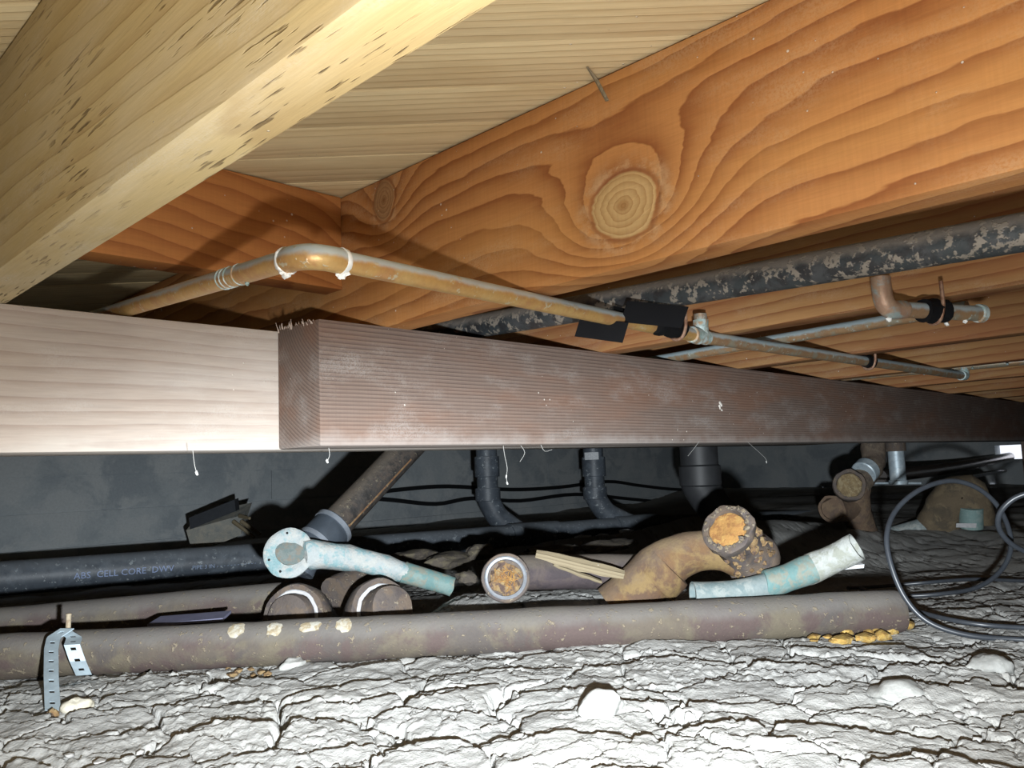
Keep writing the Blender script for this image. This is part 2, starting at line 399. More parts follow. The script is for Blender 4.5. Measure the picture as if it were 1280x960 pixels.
    c = m.scale_col(c, f*.35+.82); me.materials.append(m.out(c, .95, 0, f*.7+cr*.3, .0025, .1))
    o = bpy.data.objects.new('floor', me); C.objects.link(o); tag(o, kind='structure')
make_floor()

# ------------------------------------------------------------------ framing
def joist(i, mat, label):
    return timber('floor_joist', (XJ+.4064*i+JT/2, 1.3, ZJ+JH/2), 4.55, JT, JH, mat, 'y', label, 'joist', 'floor joists')
joist(-1, W_PALE, 'pale weathered joist crossing the top left corner, nearest the camera')
joist(0, W_KNOT, 'orange joist with the big round knot on its side')
fl = ['joist just right of the black gas pipe, copper clip nailed to its edge', 'joist behind the capped copper stub and its elbow', 'fifth joist counting from the pale near one, brown with a long copper run below',
      'sixth joist from the pale near one, beyond the end of the copper line']
for i in range(1, 13):
    joist(i, W_FAR, fl[i-1] if i <= 4 else 'far brown joist low in the dark beyond the copper line, right edge')
bx0 = XJ-.4064+JT
timber('blocking', ((bx0+XJ)/2, YB+BT+JT/2, ZC-.0598), XJ-bx0-.001, JT, .1196, W_BLOCK, 'x', 'short orange blocking board between two joists, behind the copper elbow', 'blocking', bevel=.0015)
gb = timber('girder_beam', ((XE+4.9)/2, YB+BT/2, ZB+BH/2), 4.9-XE, BT, BH, W_BEAM, 'x', 'long dark brown beam with ribbed grain and dusty sawn end', 'beam', bevel=.003)
g2 = timber('girder_beam', ((X0+.02+2.0)/2, YB+BT*1.5+.001, ZB+BH/2-.0005), 2.0-X0-.02, BT, BH, W_BEAM2, 'x', 'pale grey-pink beam lapped behind the dark one, at left', 'beam', bevel=.004)
rs = random.Random(2); mb = MB()                                      # torn fibres on the sawn top edge
for k in range(46):
    y = YB+rs.uniform(.012, BT); p = V((XE+rs.uniform(0, .004), y, ZB+BH-.004)); h = rs.uniform(.004, .012)*(.5+.7*(y-YB)/BT)
    mb.tube([p, p+V((rs.uniform(-.005, .002), rs.uniform(-.003, .003), h))], [.0007, .0002], 4)
o = mb.build('torn_fibre', plain('fibre', (.5, .4, .33), .9), gb); o['kind'] = 'stuff'
px_ = V((3.72, YB+BT, 0))
timber('support_post', (3.765, YB+BT/2, (-.30+ZB)/2), ZB+.30, .089, .089, W_BEAM, 'x', 'dark post under the far right end of the dark beam', 'post').rotation_euler = (0, math.pi/2, 0)
# thin shingle sliver between joist and subfloor
a, b = V((XJ-.0015, .4325, ZC+.001)), atx(759, 126, XJ-.006)
d = (b-a).normalized(); w = V((0, 1, 0)); nrm = d.cross(w)
mb = MB(); top = a-d*.0+V((-.03, -.004, 0))
mb.rings([(a+V((-.022, 0, 0)), w*.0012, V((1, 0, 0))*.001), (a+V((-.010, 0, -.008)), w*.0022, V((1, 0, 0))*.0018), (b, w*.0020, V((1, 0, 0))*.0012)], 4)
tag(mb.build('wood_shim', W_SHARD, None, False), 'thin wooden sliver sticking down at the top edge of the knotted joist', 'shim')
mb = MB(); o_ = aty(900, 508, YB-.001)
for k in range(5): mb.lump(o_+V((.004*math.sin(k*2), -.0008, .006-.0032*k)), .0036-.0003*k, k, .5, 1, (1, .35, 1))
tag(mb.build('cocoon', plain('cocoon_white', (.75, .70, .64), .9), None), 'small white cocoon stuck on the face of the dark beam', 'cocoon')

# ------------------------------------------------------------------ pipes under the joists
COPPER = crust('aged_copper', [(.58, .345, .12), (.60, .39, .15), (.52, .28, .11)], 18, .42, .3, .0006, top=(.50, .58, .60), top_k=.95, top_at=(-.15, .35), specks=(.55, .50, .36), spec=.5)
COPPER_D = crust('dull_copper', [(.36, .22, .12), (.40, .25, .13), (.34, .30, .22)], 26, .5, .3, .0006, top=(.45, .56, .60), top_k=.95, top_at=(-.2, .3), specks=(.5, .55, .5), spec=.5)
VERD = crust('greened_copper', [(.34, .47, .45), (.45, .30, .18), (.55, .66, .66)], 60, .6, .2, .001, top=(.5, .62, .64))
SOLDER = plain('flux_white', (.80, .80, .77), .8)
BLACKTAPE = plain('black_tape', (.007, .007, .008), .85, 0, .12, .3, 40, .0005)
HOOK = crust('rusty_wire', [(.36, .22, .15), (.26, .13, .08)], 90, .6, .4)
IRON = crust('black_gas_pipe', [(.05, .06, .065), (.075, .08, .085), (.035, .035, .038)], 26, .5, .15, .001, top=(.27, .24, .21), top_k=.85, top_at=(-.1, .5), specks=(.33, .29, .24), fine=220, speck_at=(.53, .60), spec=.5)
gA, gB = V((.78, Y0+.05, .168)), V((.78, 1.8, .217))
gA = V((.78, .1615, .1812)); gB = V((.78, .8988, .2059)); gd = (gB-gA)
tag(MB().tube([gA-gd*1.4, gA, gB, gB+gd*1.0], .0167, 24).build('gas_pipe', IRON, None), 'black iron gas pipe with pale scabs in the bay beside the knotted joist', 'pipe')

ZP = .1630; ZQ = .1840                                                             # half-inch tube tucked under the joists
E = atz(385, 318, .160); T = atz(877, 421, ZP-.0006); F = atz(1206, 470, ZP); dm = (T-E).normalized(); dl = (aty(160, 385, YB+BT+.012)-E).normalized()
cl = thing('copper_supply_pipe', E, 'yellow copper water pipe with elbow, running under the joists along the dark beam', 'pipe')
R12 = .0084
rb = .024
MB().tube([E+dm*rb, T-dm*.012], R12, 20).build('pipe_run', COPPER, cl)
MB().tube([E+dl*rb, E+dl*.62], R12, 20).build('branch_pipe', COPPER, cl)
el = MB().tube([E+dl*.030, E+dl*.0285, E+dl*.017, E+(dl+dm)*.0055, E+dm*.017, E+dm*.0285, E+dm*.030], [.0092, .0098, .0096, .0098, .0096, .0098, .0092], 24, 4).build('elbow', COPPER, cl)
for q, dd in ((E+dl*.031, dl), (E+dm*.031, dm)):
    mb = MB().lathe(q-dd*.0025, dd, [(0, .0095), (.001, .0104), (.004, .0102), (.006, .0082)], 20)
    for k in range(5): mb.lump(q+V((0, 0, -.0088))-UP*.0002*k+RIGHT*(.0016*(k-2))-V((0, 0, .0016*(2-abs(k-1.5)))), .0026, k, .4, 1)
    o = mb.jitter(.0012, 160).build('solder', SOLDER, el if False else cl); o['label'] = 'white flux blob'
sec = MB()
for k, s in enumerate((.12, .128, .135, .105)): sec.lathe(E+dl*s, dl, [(0, .0083), (.0008, .0092), (.0022, .0083)], 16)
sec.lump(E+dl*.095-V((0, 0, .009)), .0022, 3, .4, 1)
sec.build('green_ring', VERD, cl)
te = MB().lathe(T-dm*.013, dm, [(0, .0082), (0, .0098), (.026, .0098), (.026, .0082)], 20)
te.tube([T, T+V((0, 0, .018))], .0096, 18)
te.tube([T+V((0, 0, .017)), T+V((0, 0, .022))], .0100, 18); te.build('tee', VERD, cl)
MB().tube([T+V((0, 0, .02)), T+V((0, 0, .030))], R12, 16).build('riser', COPPER_D, cl)
dn = (F-T).normalized()
MB().tube([T+dm*.012, F-dn*.01], R12, 18).build('pipe_run', COPPER_D, cl)
MB().lathe(T-dm*.030, dm, [(0, .0080), (.002, .0105), (.019, .0108), (.021, .0083)], 18).jitter(.001, 140).build('solder', VERD, cl)
f2 = (atz(1282, 461, ZP)-atz(1085, 478, ZP)).normalized()
fb = MB().tube([F-dn*.02, F-dn*.004, F+V((0, 0, .006)), F+V((0, 0, .02))], .0098, 16, 3); fb.lathe(F-dn*.026, dn, [(0, .008), (.001, .0105), (.004, .0105), (.005, .008)], 16); fb.build('tee', VERD, cl)
Fu = F+V((0, 0, .0205))
MB().tube([Fu-f2*.50, Fu+f2*.9], R12, 16).build('branch_pipe', COPPER_D, cl)
for k in range(7):
    mb = MB().lump(Fu+f2*(-.08+.035*k*rs.random())-V((0, 0, .008))+dm*rs.uniform(-.08, .02), .0028, k, .5, 1)
    o = mb.build('solder', VERD, cl); o['label'] = 'pale green crust drop'
def wrap(c, d, L, r, parent, seed=0, flap=None):
    mb = MB(); n = 6
    mb.lathe(c-d*L/2, d, [(0, r*.82), (0, r)]+[(L*k/n, r*(1+.12*math.sin(k*2.1+seed))) for k in range(1, n)]+[(L, r*1.02), (L, r*.82)], 14)
    mb.jitter(.0016, 90)
    if flap is not None:
        p, q, e, t = flap; mb.box((p+q)/2, ((q-p), e, (q-p).cross(e)), ((q-p).length/2, t, .0006))
    return mb.build('tape_wrap', BLACKTAPE, parent, True, 0, None, .5)
tp = atz(833, 408, ZP+.001)
wrap(tp+dm*.004, dm, .062, .0118, cl, 0, (tp-dm*.022, tp-dm*.095+V((0, .014, .006)), V((0, 0, 1)), .0095))
# loose tape tail lying along the joist behind the pipe
q1, q2 = atd(722, 408, .90), atd(782, 416, .89)
MB().box((q1+q2)/2, ((q2-q1), UP+RIGHT*.3, FW), ((q2-q1).length/2, .0115, .0006)).build('tape_tail', BLACKTAPE, cl, False)
def hook(c, d, parent, side=1, h=.05, r=.0021):
    s = V((d.y, -d.x, 0)).normalized()*side; mb = MB()
    pts = [c+V((0, 0, h))+s*.0125, c+V((0, 0, .012))+s*.0128, c+s*.0118, c+s*.007-V((0, 0, .0105)), c-V((0, 0, .0132)), c-s*.007-V((0, 0, .0105)), c-s*.0118]
    return mb.tube(pts, r, 8, 4).build('pipe_hook', HOOK, parent)
MB().box(atd(818, 393, .905), (RIGHT+UP*-.1, UP+RIGHT*.35, FW), (.034, .0125, .0006)).build('tape_tail', BLACKTAPE, cl, False)
hook(atz(846, 411, ZP-.0008), dm, cl, 1, .03)
h2 = T+dn*((atz(1092, 451, ZP)-T).length); wrap(h2, dn, .030, .0105, cl, 2); hook(h2, dn, cl, 1, .03, .0024)

ZA = .1500
c2 = atz(1227, 392, ZA); e2 = atz(1104, 386, ZA+.001); d2 = (e2-c2).normalized(); dd2 = -d2
cs = thing('copper_stub', c2, 'capped greyish copper stub with elbow and black tape, clipped to a joist at right', 'pipe')
MB().tube([e2+dd2*.024, c2], R12, 18, 0, 0, .012, .86).build('pipe_run', COPPER_D, cs)
MB().lathe(c2-d2*.0005, d2, [(0, .0088), (0, .0102), (.006, .0102), (.007, .0084)], 18).build('end_ring', VERD, cs)
MB().tube([e2+V((0, 0, .033)), e2+V((0, 0, .024)), e2+V((0, 0, .008))+dd2*.002, e2+dd2*.010, e2+dd2*.026, e2+dd2*.030], [.0098, .0098, .0100, .0100, .0098, .0088], 18, 5).build('elbow', crust('elbow_copper', [(.40, .25, .17), (.34, .42, .41), (.45, .30, .2)], 40, .5, .3, .001), cs)
tw = e2.lerp(c2, .50); wrap(tw, d2, .030, .0128, cs, 1); hook(tw, d2, cs, -1, .03)
for q, k in ((e2+dd2*.006-V((0, 0, .0115)), 2), (e2.lerp(c2, .62)-V((0, 0, .013)), 4), (c2+d2*.025-V((0, 0, .009)), 5)):
    o = MB().lump(q, .003, k, .4, 1).build('solder', SOLDER, cs); o['label'] = 'white flux drop'
b1, b2 = atz(1150, 394, ZQ), atz(846, 446, ZQ); bd_ = (b2-b1).normalized()
tag(MB().tube([b1-bd_*.06, b2, b2+bd_*.18], R12, 18).build('copper_pipe', COPPER_D, None), 'pale bluish copper pipe passing over the dark beam behind the yellow line', 'pipe')

# ------------------------------------------------------------------ things on the ground
CAST = crust('old_cast_iron', [(.105, .085, .066), (.08, .068, .062), (.125, .105, .075), (.085, .06, .055)], 6, .8, .1, .0014, top=(.15, .14, .13), top_k=.7, top_at=(.1, .7), specks=(.2, .165, .115), fine=300)
CAST_D = crust('dark_cast_iron', [(.11, .09, .08), (.085, .07, .067), (.14, .105, .08)], 22, .8, .1, .0018, specks=(.24, .2, .15), fine=240)
RUST = crust('rusted_iron', [(.155, .088, .042), (.11, .066, .042), (.21, .14, .06)], 14, .85, .05, .002, top=(.17, .13, .095), top_k=.5, fine=260)
RUSTCRUST = crust('rust_deposit', [(.21, .13, .06), (.28, .2, .1), (.09, .06, .05)], 60, .95, 0, .004, fine=200)
ORANGE = crust('orange_deposit', [(.36, .19, .06), (.42, .25, .08), (.27, .13, .045)], 50, .95, 0, .003, fine=200)
ABS = crust('black_abs', [(.075, .09, .11), (.10, .12, .145), (.06, .072, .09)], 14, .5, 0, .0004, top=(.2, .22, .24), top_k=.6, specks=(.28, .31, .33), fine=200, spec=.5)
GALV = crust('galvanized', [(.52, .62, .68), (.60, .68, .72), (.44, .53, .59)], 40, .5, .35, .0005)
PATINA = crust('white_green_patina', [(.38, .41, .41), (.22, .35, .37), (.43, .44, .42)], 34, .8, .05, .003, fine=300)
TEAL = crust('teal_patina', [(.13, .23, .225), (.19, .27, .255), (.22, .23, .19)], 36, .75, .1, .001)
LEAD = plain('lead_joint', (.46, .46, .47), .8, 0, .3, .35, 90, .001)

# front pipe
fA, fB = atz(-150, 829, -.222), atz(1124, 764, -.222); fd = (fB-fA).normalized(); FR = .0298
fp = thing('drain_pipe', fA, 'long brown cast iron drain pipe lying nearest on the cracked ground', 'pipe')
Lf = (fB-fA).length
prof = [(0, FR)]+[(Lf*k/40, FR*(1+.012*mnoise.noise(V((k*.7, 0, 0))))) for k in range(1, 40)]+[(Lf-.006, FR*.99), (Lf, FR*.93)]
mb = MB().lathe(fA, fd, prof+[(Lf, FR*.72), (Lf-.06, FR*.72)], 32); mb.jitter(.0016, 30)
MB.build(mb, 'pipe_body', CAST, fp)
def on_cyl(px, py, A, d, r):
    """where a line of sight meets a cylinder: distance along the axis and the outward direction"""
    v = ray(px, py).normalized(); A = V(A); w = -A
    a = v-d*v.dot(d); b = w-d*w.dot(d); qa, qb, qc = a.dot(a), 2*a.dot(b), b.dot(b)-r*r
    disc = max(qb*qb-4*qa*qc, 0); t = (-qb-math.sqrt(disc))/(2*qa); P = v*t; s = (P-A).dot(d); n = (P-A-d*s).normalized(); return s, n
def cyl_patch(A, d, r, px, py, w, h, seed, thick=.0012):
    s0, n0 = on_cyl(px, py, A, d, r); mb = MB(); N = 18; t0 = d.cross(n0)
    rr = random.Random(seed); outl = []
    for k in range(N):
        t = 2*math.pi*k/N; e = 1/max(abs(math.cos(t))**3+abs(math.sin(t))**3, .01)**(1/3)*rr.uniform(.82, 1.1); outl.append((w/2*math.cos(t)*e, h/2*math.sin(t)*e))
    def pt(q, f, rr_): x, y = q[0]*f, q[1]*f; g = y/r; return V(A)+d*(s0+x)+(n0*math.cos(g)+t0*math.sin(g))*rr_
    for f, rad in ((1, r-.001), (1, r+thick*.6), (.85, r+thick), (.4, r+thick*.7)):
        mb.v += [pt(q, f, rad) for q in outl]
    for i in range(3):
        for k in range(N): mb.f.append((i*N+k, i*N+(k+1) % N, (i+1)*N+(k+1) % N, (i+1)*N+k))
    mb.f.append(tuple(range(3*N, 4*N))); return mb
PUTTY = crust('pale_putty', [(.40, .36, .28), (.44, .42, .36), (.30, .24, .15)], 70, .9, 0, .002)
for i, (px, py, w, h) in enumerate(((295, 787, .021, .024), (343, 786, .020, .022), (388, 783, .029, .017), (430, 780, .021, .024))):
    o = cyl_patch(fA, fd, FR+.0006, px, py, w, h, i+2).build('putty_patch', PUTTY, fp); o['label'] = 'pale flaking patch on the brown pipe'
# brown pipe behind it
bA, bB = atz(-130, 796, -.2235), atd(352, 750, 1.43); bd = (bB-bA).normalized()
mb = MB().tube([bA+(bB-bA)*t/12 for t in range(13)], .0305, 28); mb.jitter(.0014, 30)
tag(mb.build('drain_pipe', CAST, None), 'shorter brown pipe lying behind the nearest one at left', 'pipe')
# two hubs with lead joints
def hub(c, axis, label, stub, r=.044, back=.10):
    c, ax = V(c), V(axis).normalized(); t = thing('pipe_hub', c, label, 'pipe fitting', 'cast iron hubs behind the front pipe')
    mb = MB().lathe(c, ax, [(-back, r*.6), (-back+.035, r*.62), (-back+.05, r*.9), (-.035, r*.97), (-.028, r*1.03), (-.006, r*1.05), (0, r*1.0), (0, r*.84), (-.02, r*.82)], 32); mb.jitter(.0022, 45)
    hbod = mb.build('hub_body', CAST_D, t)
    mb = MB().lathe(c, ax, [(-.012, r*.83), (.0005, r*.84), (.002, r*.80), (.001, r*.735), (-.012, r*.72)], 32, None, 1, False, False); mb.jitter(.0016, 80); mb.build('lead_ring', LEAD, hbod)['label'] = 'white lead joint ring'
    mb = MB().lathe(c, ax, [(-.02, r*.72), (stub*.6, r*.72), (stub, r*.66), (stub+.003, r*.45), (stub+.002, .0005)], 28, None, 1, True, False); mb.jitter(.003, 40); mb.build('pipe_stub', CAST_D, t)
    return t
vw = -ray(370, 770).normalized()
hub(atd(366, 772, 1.27), vw*.9-RIGHT*.42-UP*.05+V((0, 0, .12)), 'dark hub with white lead ring under the round flange, left of the pair', .016, .0505)
vw = -ray(487, 765).normalized()
hub(atd(478, 764, 1.28), vw*.86+RIGHT*.40+V((0, 0, .16)), 'dark hub with white lead ring under the teal tail, right of the pair', .040, .0505)
mb = MB().tube([atd(418, 742, 1.45), atd(445, 728, 1.50), atd(475, 722, 1.54)], [.03, .027, .026], 20, 3); mb.jitter(.003, 50)
tag(mb.build('pipe_scrap', CAST_D, None), 'short dark iron pipe piece between the two lead ringed hubs', 'pipe')

# flange with its tail
fc = atd(361, 691, 1.36); N = (-ray(361, 691).normalized()*.96-RIGHT*.10+V((0, 0, .2))).normalized(); rr_ = RIGHT-N*RIGHT.dot(N); rr_.normalize(); uu = N.cross(rr_)
ft = thing('floor_flange', fc, 'round turquoise metal flange with a long tapering tail, on the iron hubs', 'pipe fitting')
mb = MB().lathe(fc, N, [(-.012, .036), (-.010, .0405), (0, .0415), (.002, .039), (.0025, .030), (.0005, .0265), (.0005, .001)], 36); mb.jitter(.0016, 50)
frg = mb.build('flange_ring', PATINA, ft)
mb = MB(); oc = fc+N*.0002-uu*.001+rr_*.002
mb.rings([(oc, rr_*.0245, uu*.019), (oc+N*.0035, rr_*.024, uu*.0185), (oc+N*.0045, rr_*.019, uu*.014)], 24); mb.jitter(.0025, 60)
mb.build('plug', crust('grey_plug', [(.13, .165, .16), (.17, .195, .185), (.19, .17, .14)], 60, .85, 0, .002), ft)['label'] = 'grey oval plug'
hb_ = plain('hole_black', (.01, .01, .01), .9)
for ang in (1.75, 3.55, 4.4): MB().lathe(fc+(rr_*math.cos(ang)+uu*math.sin(ang))*.033+N*.0012, N, [(0, .0022), (.002, .002)], 10).build('bolt_hole', hb_, frg)
t1, t2, t3 = atd(392, 693, 1.38), atd(450, 700, 1.41), atd(507, 716, 1.43)
mb = MB().tube([fc+rr_*.02-N*.006, t1, t2, t3], [.022, .0245, .021, .0175], 24, 4); mb.jitter(.004, 45); mb.build('tail_pipe', PATINA, ft)
t4 = atd(566, 733, 1.44)
mb = MB().tube([t3-(t4-t3)*.06, t3, t3+(t4-t3)*.85, t4], [.019, .0185, .0165, .0175], 22, 0, 0, .03, .8); mb.jitter(.003, 50); mb.build('tail_socket', TEAL, ft)

# open steel-rimmed branch with the pipe behind it
tc_ = atd(632, 722, 1.24); ax = (-ray(632, 722).normalized()+V((0, 0, .10))+RIGHT*-.06).normalized()
tt = thing('pipe_tee', tc_, 'dark iron tee with a round steel rimmed mouth facing the camera, rust nest inside', 'pipe fitting')
mb = MB().lathe(tc_, ax, [(-.07, .030), (-.035, .033), (-.012, .037), (-.002, .0375), (0, .036), (0, .0325), (-.012, .0315)], 36); mb.jitter(.001, 60); mth = mb.build('mouth', CAST_D, tt)
MB().lathe(tc_, ax, [(-.010, .0325), (.001, .0325), (.0022, .0305), (.001, .0275), (-.016, .0270)], 36, None, 1, False, False).build('steel_rim', plain('worn_steel', (.50, .53, .58), .38, .75, .5, .5, 70), mth)['label'] = 'shiny steel rim'
mb = MB().lathe(tc_-ax*.02, ax, [(0, .0275), (.008, .026), (.012, .018), (.013, .006), (.0132, .0004)], 24); mb.jitter(.009, 90); mb.build('rust_plug', RUSTCRUST, mth)
q0, q1 = atd(640, 716, 1.30), atd(822, 713, 1.36)
mb = MB().tube([q0+(q1-q0)*k/8 for k in range(9)], .0275, 26); mb.jitter(.002, 40); mb.build('pipe_body', crust('purple_brown_iron', [(.075, .058, .062), (.09, .07, .066), (.06, .048, .052)], 22, .8, .1, .0015, top=(.14, .12, .09), top_k=.5), tt)
rw_ = random.Random(8); mb = MB()
for k in range(26):
    a_ = rw_.uniform(0, 6.28); b_ = rw_.uniform(0, 6.28); rad = rw_.uniform(.008, .024)
    e1 = ax.orthogonal().normalized(); e2_ = ax.cross(e1)
    mb.tube([tc_-ax*.006+(e1*math.cos(a_)+e2_*math.sin(a_))*rad, tc_-ax*.001+(e1*math.cos(b_)+e2_*math.sin(b_))*rad*.7], .0006, 4)
o = mb.build('nest_fibre', ORANGE, tt); o['kind'] = 'stuff'

# splintered wood across that pipe
def shard(p, q, w, t, label, tilt=.3):
    p, q = V(p), V(q); d = (q-p).normalized(); n = (-ray(720, 700).normalized()+V((0, 0, tilt))).normalized(); n = (n-d*n.dot(d)).normalized(); e = d.cross(n)
    mb = MB(); L = (q-p).length; rr = random.Random(int(w*1e5))
    rs_ = []
    for k in range(9):
        f = k/8; ww = w*(.75+.35*math.sin(f*3.0))*rr.uniform(.88, 1.1); rs_.append((p+d*L*f+e*rr.uniform(-.001, .001), e*ww*.707, n*t*.707))
    mb.rings(rs_, 4); R = Matrix((d, e, n)).transposed()
    for i, v in enumerate(mb.v): mb.v[i] = R.transposed() @ (v-p)
    o = mb.build('wood_shard', W_SHARD, None, False, 0, (0, 0, 0)); o.matrix_world = Matrix.Translation(p) @ R.to_4x4()
    return tag(o, label, 'wood scrap')
shard(atd(670, 692, 1.22), atd(780, 719, 1.215), .0125, .006, 'splintered grey board lying slantwise over the dark iron tee')
shard(atd(692, 706, 1.235), atd(752, 728, 1.245), .0045, .004, 'thin splinter just under the splintered grey board')

# rusty trap
t = thing('drain_trap', atd(850, 700, 1.27), 'rusty orange brown drain trap with a broken hub, behind the front pipe', 'pipe fitting')
mb = MB().tube([atd(770, 762, 1.27), atd(800, 735, 1.27), atd(823, 712, 1.27), atd(848, 696, 1.27), atd(875, 688, 1.265), atd(903, 690, 1.26), atd(930, 700, 1.26)], [.041, .040, .039, .034, .031, .030, .030], 28, 4); mb.jitter(.0025, 35)
mb.build('trap_bend', RUST, t)
cA, cB = atd(829, 712, 1.27), atd(837, 704, 1.27)
MB().lathe(cA, cB-cA, [(-.026, .0395), (-.022, .0425), (.004, .0435), (.010, .0415), (.011, .034)], 30).jitter(.0015, 50).build('collar', RUST, t)
hA = atd(908, 660, 1.20); hB = atd(943, 702, 1.27); hd = (hA-hB).normalized()
mb = MB().lathe(hB, hd, [(0, .041), (.012, .0435), (.02, .042), (.026, .038), ((hA-hB).length-.022, .0345), ((hA-hB).length-.014, .0395), ((hA-hB).length-.002, .0395), ((hA-hB).length, .037), ((hA-hB).length, .029), ((hA-hB).length-.008, .028)], 34); mb.jitter(.004, 50)
mb.build('hub', CAST_D, t)
mb = MB().lathe(hA-hd*.010, hd, [(0, .029), (.006, .0275), (.008, .018), (.0075, .0006)], 26); mb.jitter(.004, 60); mb.build('clogged_mouth', ORANGE, t)['label'] = 'orange clogged pipe mouth'
mb = MB(); rc = random.Random(4)
e1 = hd.orthogonal().normalized(); e2_ = hd.cross(e1); cv = (-ray(920, 690).normalized()); cv = (cv-hd*cv.dot(hd)).normalized(); cw = hd.cross(cv)
for k in range(34):
    g = rc.uniform(-1.2, 1.2); s = rc.uniform(.016, (hA-hB).length-.014); mb.lump(hB+hd*s+(cv*math.cos(g)+cw*math.sin(g))*.0345, rc.uniform(.004, .009), k, .6, 1)
o = mb.build('rust_scale', RUSTCRUST, t); o['kind'] = 'stuff'
for k in range(1):
    mb = MB()
    for j in range(34):
        g = (j+rc.random()*.8)/34*2*math.pi; mb.lump(hA+hd*rc.uniform(-.002, .0003)+(e1*math.cos(g)+e2_*math.sin(g))*rc.uniform(.030, .035), rc.uniform(.0022, .0046), j+50, .8, 1)
    mb.build('scaled_rim', crust('scaled_rim_rust', [(.17, .13, .085), (.10, .08, .07), (.24, .2, .14)], 90, .95, 0, .003), t)

# pale copper tail piece at the pipe's right end
w0 = thing('copper_waste', atd(960, 728, 1.22), 'pale green and white waste pipe with an open cut end, near the front pipe tip', 'pipe')
mb = MB().tube([atd(866, 743, 1.195), atd(915, 741, 1.20), atd(968, 730, 1.20)], .0182, 22, 3, .02, 0); mb.jitter(.001, 40); mb.build('tail', crust('grey_green_waste', [(.20, .24, .24), (.27, .30, .29), (.16, .21, .215)], 40, .75, .1, .001), w0)
mb = MB().tube([atd(955, 730, 1.20), atd(962, 729, 1.20), atd(985, 722, 1.20), atd(1008, 713, 1.20), atd(1016, 710, 1.20)], [.019, .0205, .020, .021, .0205], 24, 3); mb.jitter(.001, 40); mb.build('elbow', TEAL, w0)
mb = MB().tube([atd(1005, 715, 1.21), atd(1016, 710, 1.205), atd(1045, 697, 1.19), atd(1071, 684, 1.175)], [.0205, .0215, .0205, .0205], 26, 3, 0, .05, .87); mb.jitter(.0018, 50); mb.build('outlet', crust('white_scale', [(.38, .395, .375), (.32, .335, .315), (.28, .29, .25)], 40, .9, 0, .002), w0)['label'] = 'whitened open outlet'

# big black drain line along the back, with two stacks
ga = thing('abs_drain_line', atd(0, 725, 2.14), 'black plastic drain line with white print and two upright stacks, along the back', 'pipe')
mA, mB = atd(-60, 728.5, 2.06), atd(800, 659.5, 3.16); md = (mB-mA).normalized(); RR = .0445
MB().tube([mA+(mB-mA)*k/6 for k in range(7)], RR, 32).build('main_pipe', ABS, ga)
mC = atd(1010, 650, 3.55); MB().tube([mB-md*.03, mB, mC], RR*.98, 24).build('main_pipe', ABS, ga)
for px, pyb, px2, py2, dz in ((610, 622, 650, 667, 3.0), (744, 620, 792, 658, 3.16)):
    Q = atd(px, pyb, dz-.02); J = atd(px2, py2, dz)
    stk_ = MB().tube([Q+V((0, 0, .55)), Q], .0385, 26).build('stack_pipe', ABS, ga)
    MB().tube([Q+V((0, 0, .03)), Q, Q+(J-Q)*.25-V((0, 0, .03)), Q+(J-Q)*.62-V((0, 0, .02)), J], [.041, .041, .041, .042, .042], 26, 5).build('wye_branch', ABS, ga)
    for z0, z1, rr in ((-.012, .035, .046), (.075, .15, .0455)):
        MB().lathe(Q+V((0, 0, z0)), (0, 0, 1), [(0, .040), (0, rr-.002), (.002, rr), (z1-z0-.002, rr), (z1-z0, rr-.002), (z1-z0, .040)], 28).build('coupling', ABS, ga)
    s = (J-mA).dot(md); MB().lathe(mA+md*(s-.10), md, [(0, RR), (0, RR+.005), (.05, RR+.006), (.16, RR+.006), (.2, RR+.005), (.2, RR)], 28).build('wye_body', ABS, ga)
STK = crust('paper_white', [(.62, .64, .66), (.5, .52, .55)], 200, .8)
qs = atd(738.5, 570, 3.10); Qp = atd(744, 620, 3.14); 
s2, n2 = on_cyl(739, 570, Qp, V((0, 0, 1)), .0385+.0075)
st = MB(); tn = V((0, 0, 1)).cross(n2)
for i in range(5):
    g = (i-2)*.075/.15*.62
    for h in (-.014, .014): st.v.append(Qp+V((0, 0, s2+h))+(n2*math.cos(g)+tn*math.sin(g))*.0465)
st.f = [(2*i, 2*i+2, 2*i+3, 2*i+1) for i in range(4)]
so = st.build('sticker', STK, stk_); so['label'] = 'small white printed sticker'
def cyl_text(txt, A, d, r, px, py, size, mat, parent, name='pipe_print'):
    cu = bpy.data.curves.new('t', 'FONT'); cu.body = txt; cu.size = size; cu.resolution_u = 2; to = bpy.data.objects.new('t', cu); C.objects.link(to)
    dgp = bpy.context.evaluated_depsgraph_get(); me = bpy.data.meshes.new_from_object(to.evaluated_get(dgp)); bpy.data.objects.remove(to)
    bm = bmesh.new(); bm.from_mesh(me); bmesh.ops.triangulate(bm, faces=bm.faces[:]); bmesh.ops.subdivide_edges(bm, edges=[e for e in bm.edges if e.calc_length() > size*.3], cuts=1); bm.to_mesh(me); bm.free()
    s0, n0 = on_cyl(px, py, A, d, r); t0 = n0.cross(d); t0 = t0 if t0.z > 0 else -t0
    mb = MB(); mb.v = [V(A)+d*(s0+v.co.x)+(n0*math.cos(v.co.y/r)+t0*math.sin(v.co.y/r))*(r+.0007) for v in me.vertices]; mb.f = [tuple(p.vertices) for p in me.polygons]
    return mb.build(name, mat, parent, False)
o = cyl_text('ABS  CELL CORE  DWV', mA, md, RR+.0004, 92, 724, .024, plain('pale_blue_ink', (.26, .33, .52), .6), ga); o['label'] = 'pale blue print'
o = cyl_text('PIPE 3 IN - - - - - - - - - - - -', mA, md, RR+.0004, 240, 712, .016, plain('faded_ink', (.22, .28, .40), .6), ga); o['label'] = 'faded blue print'

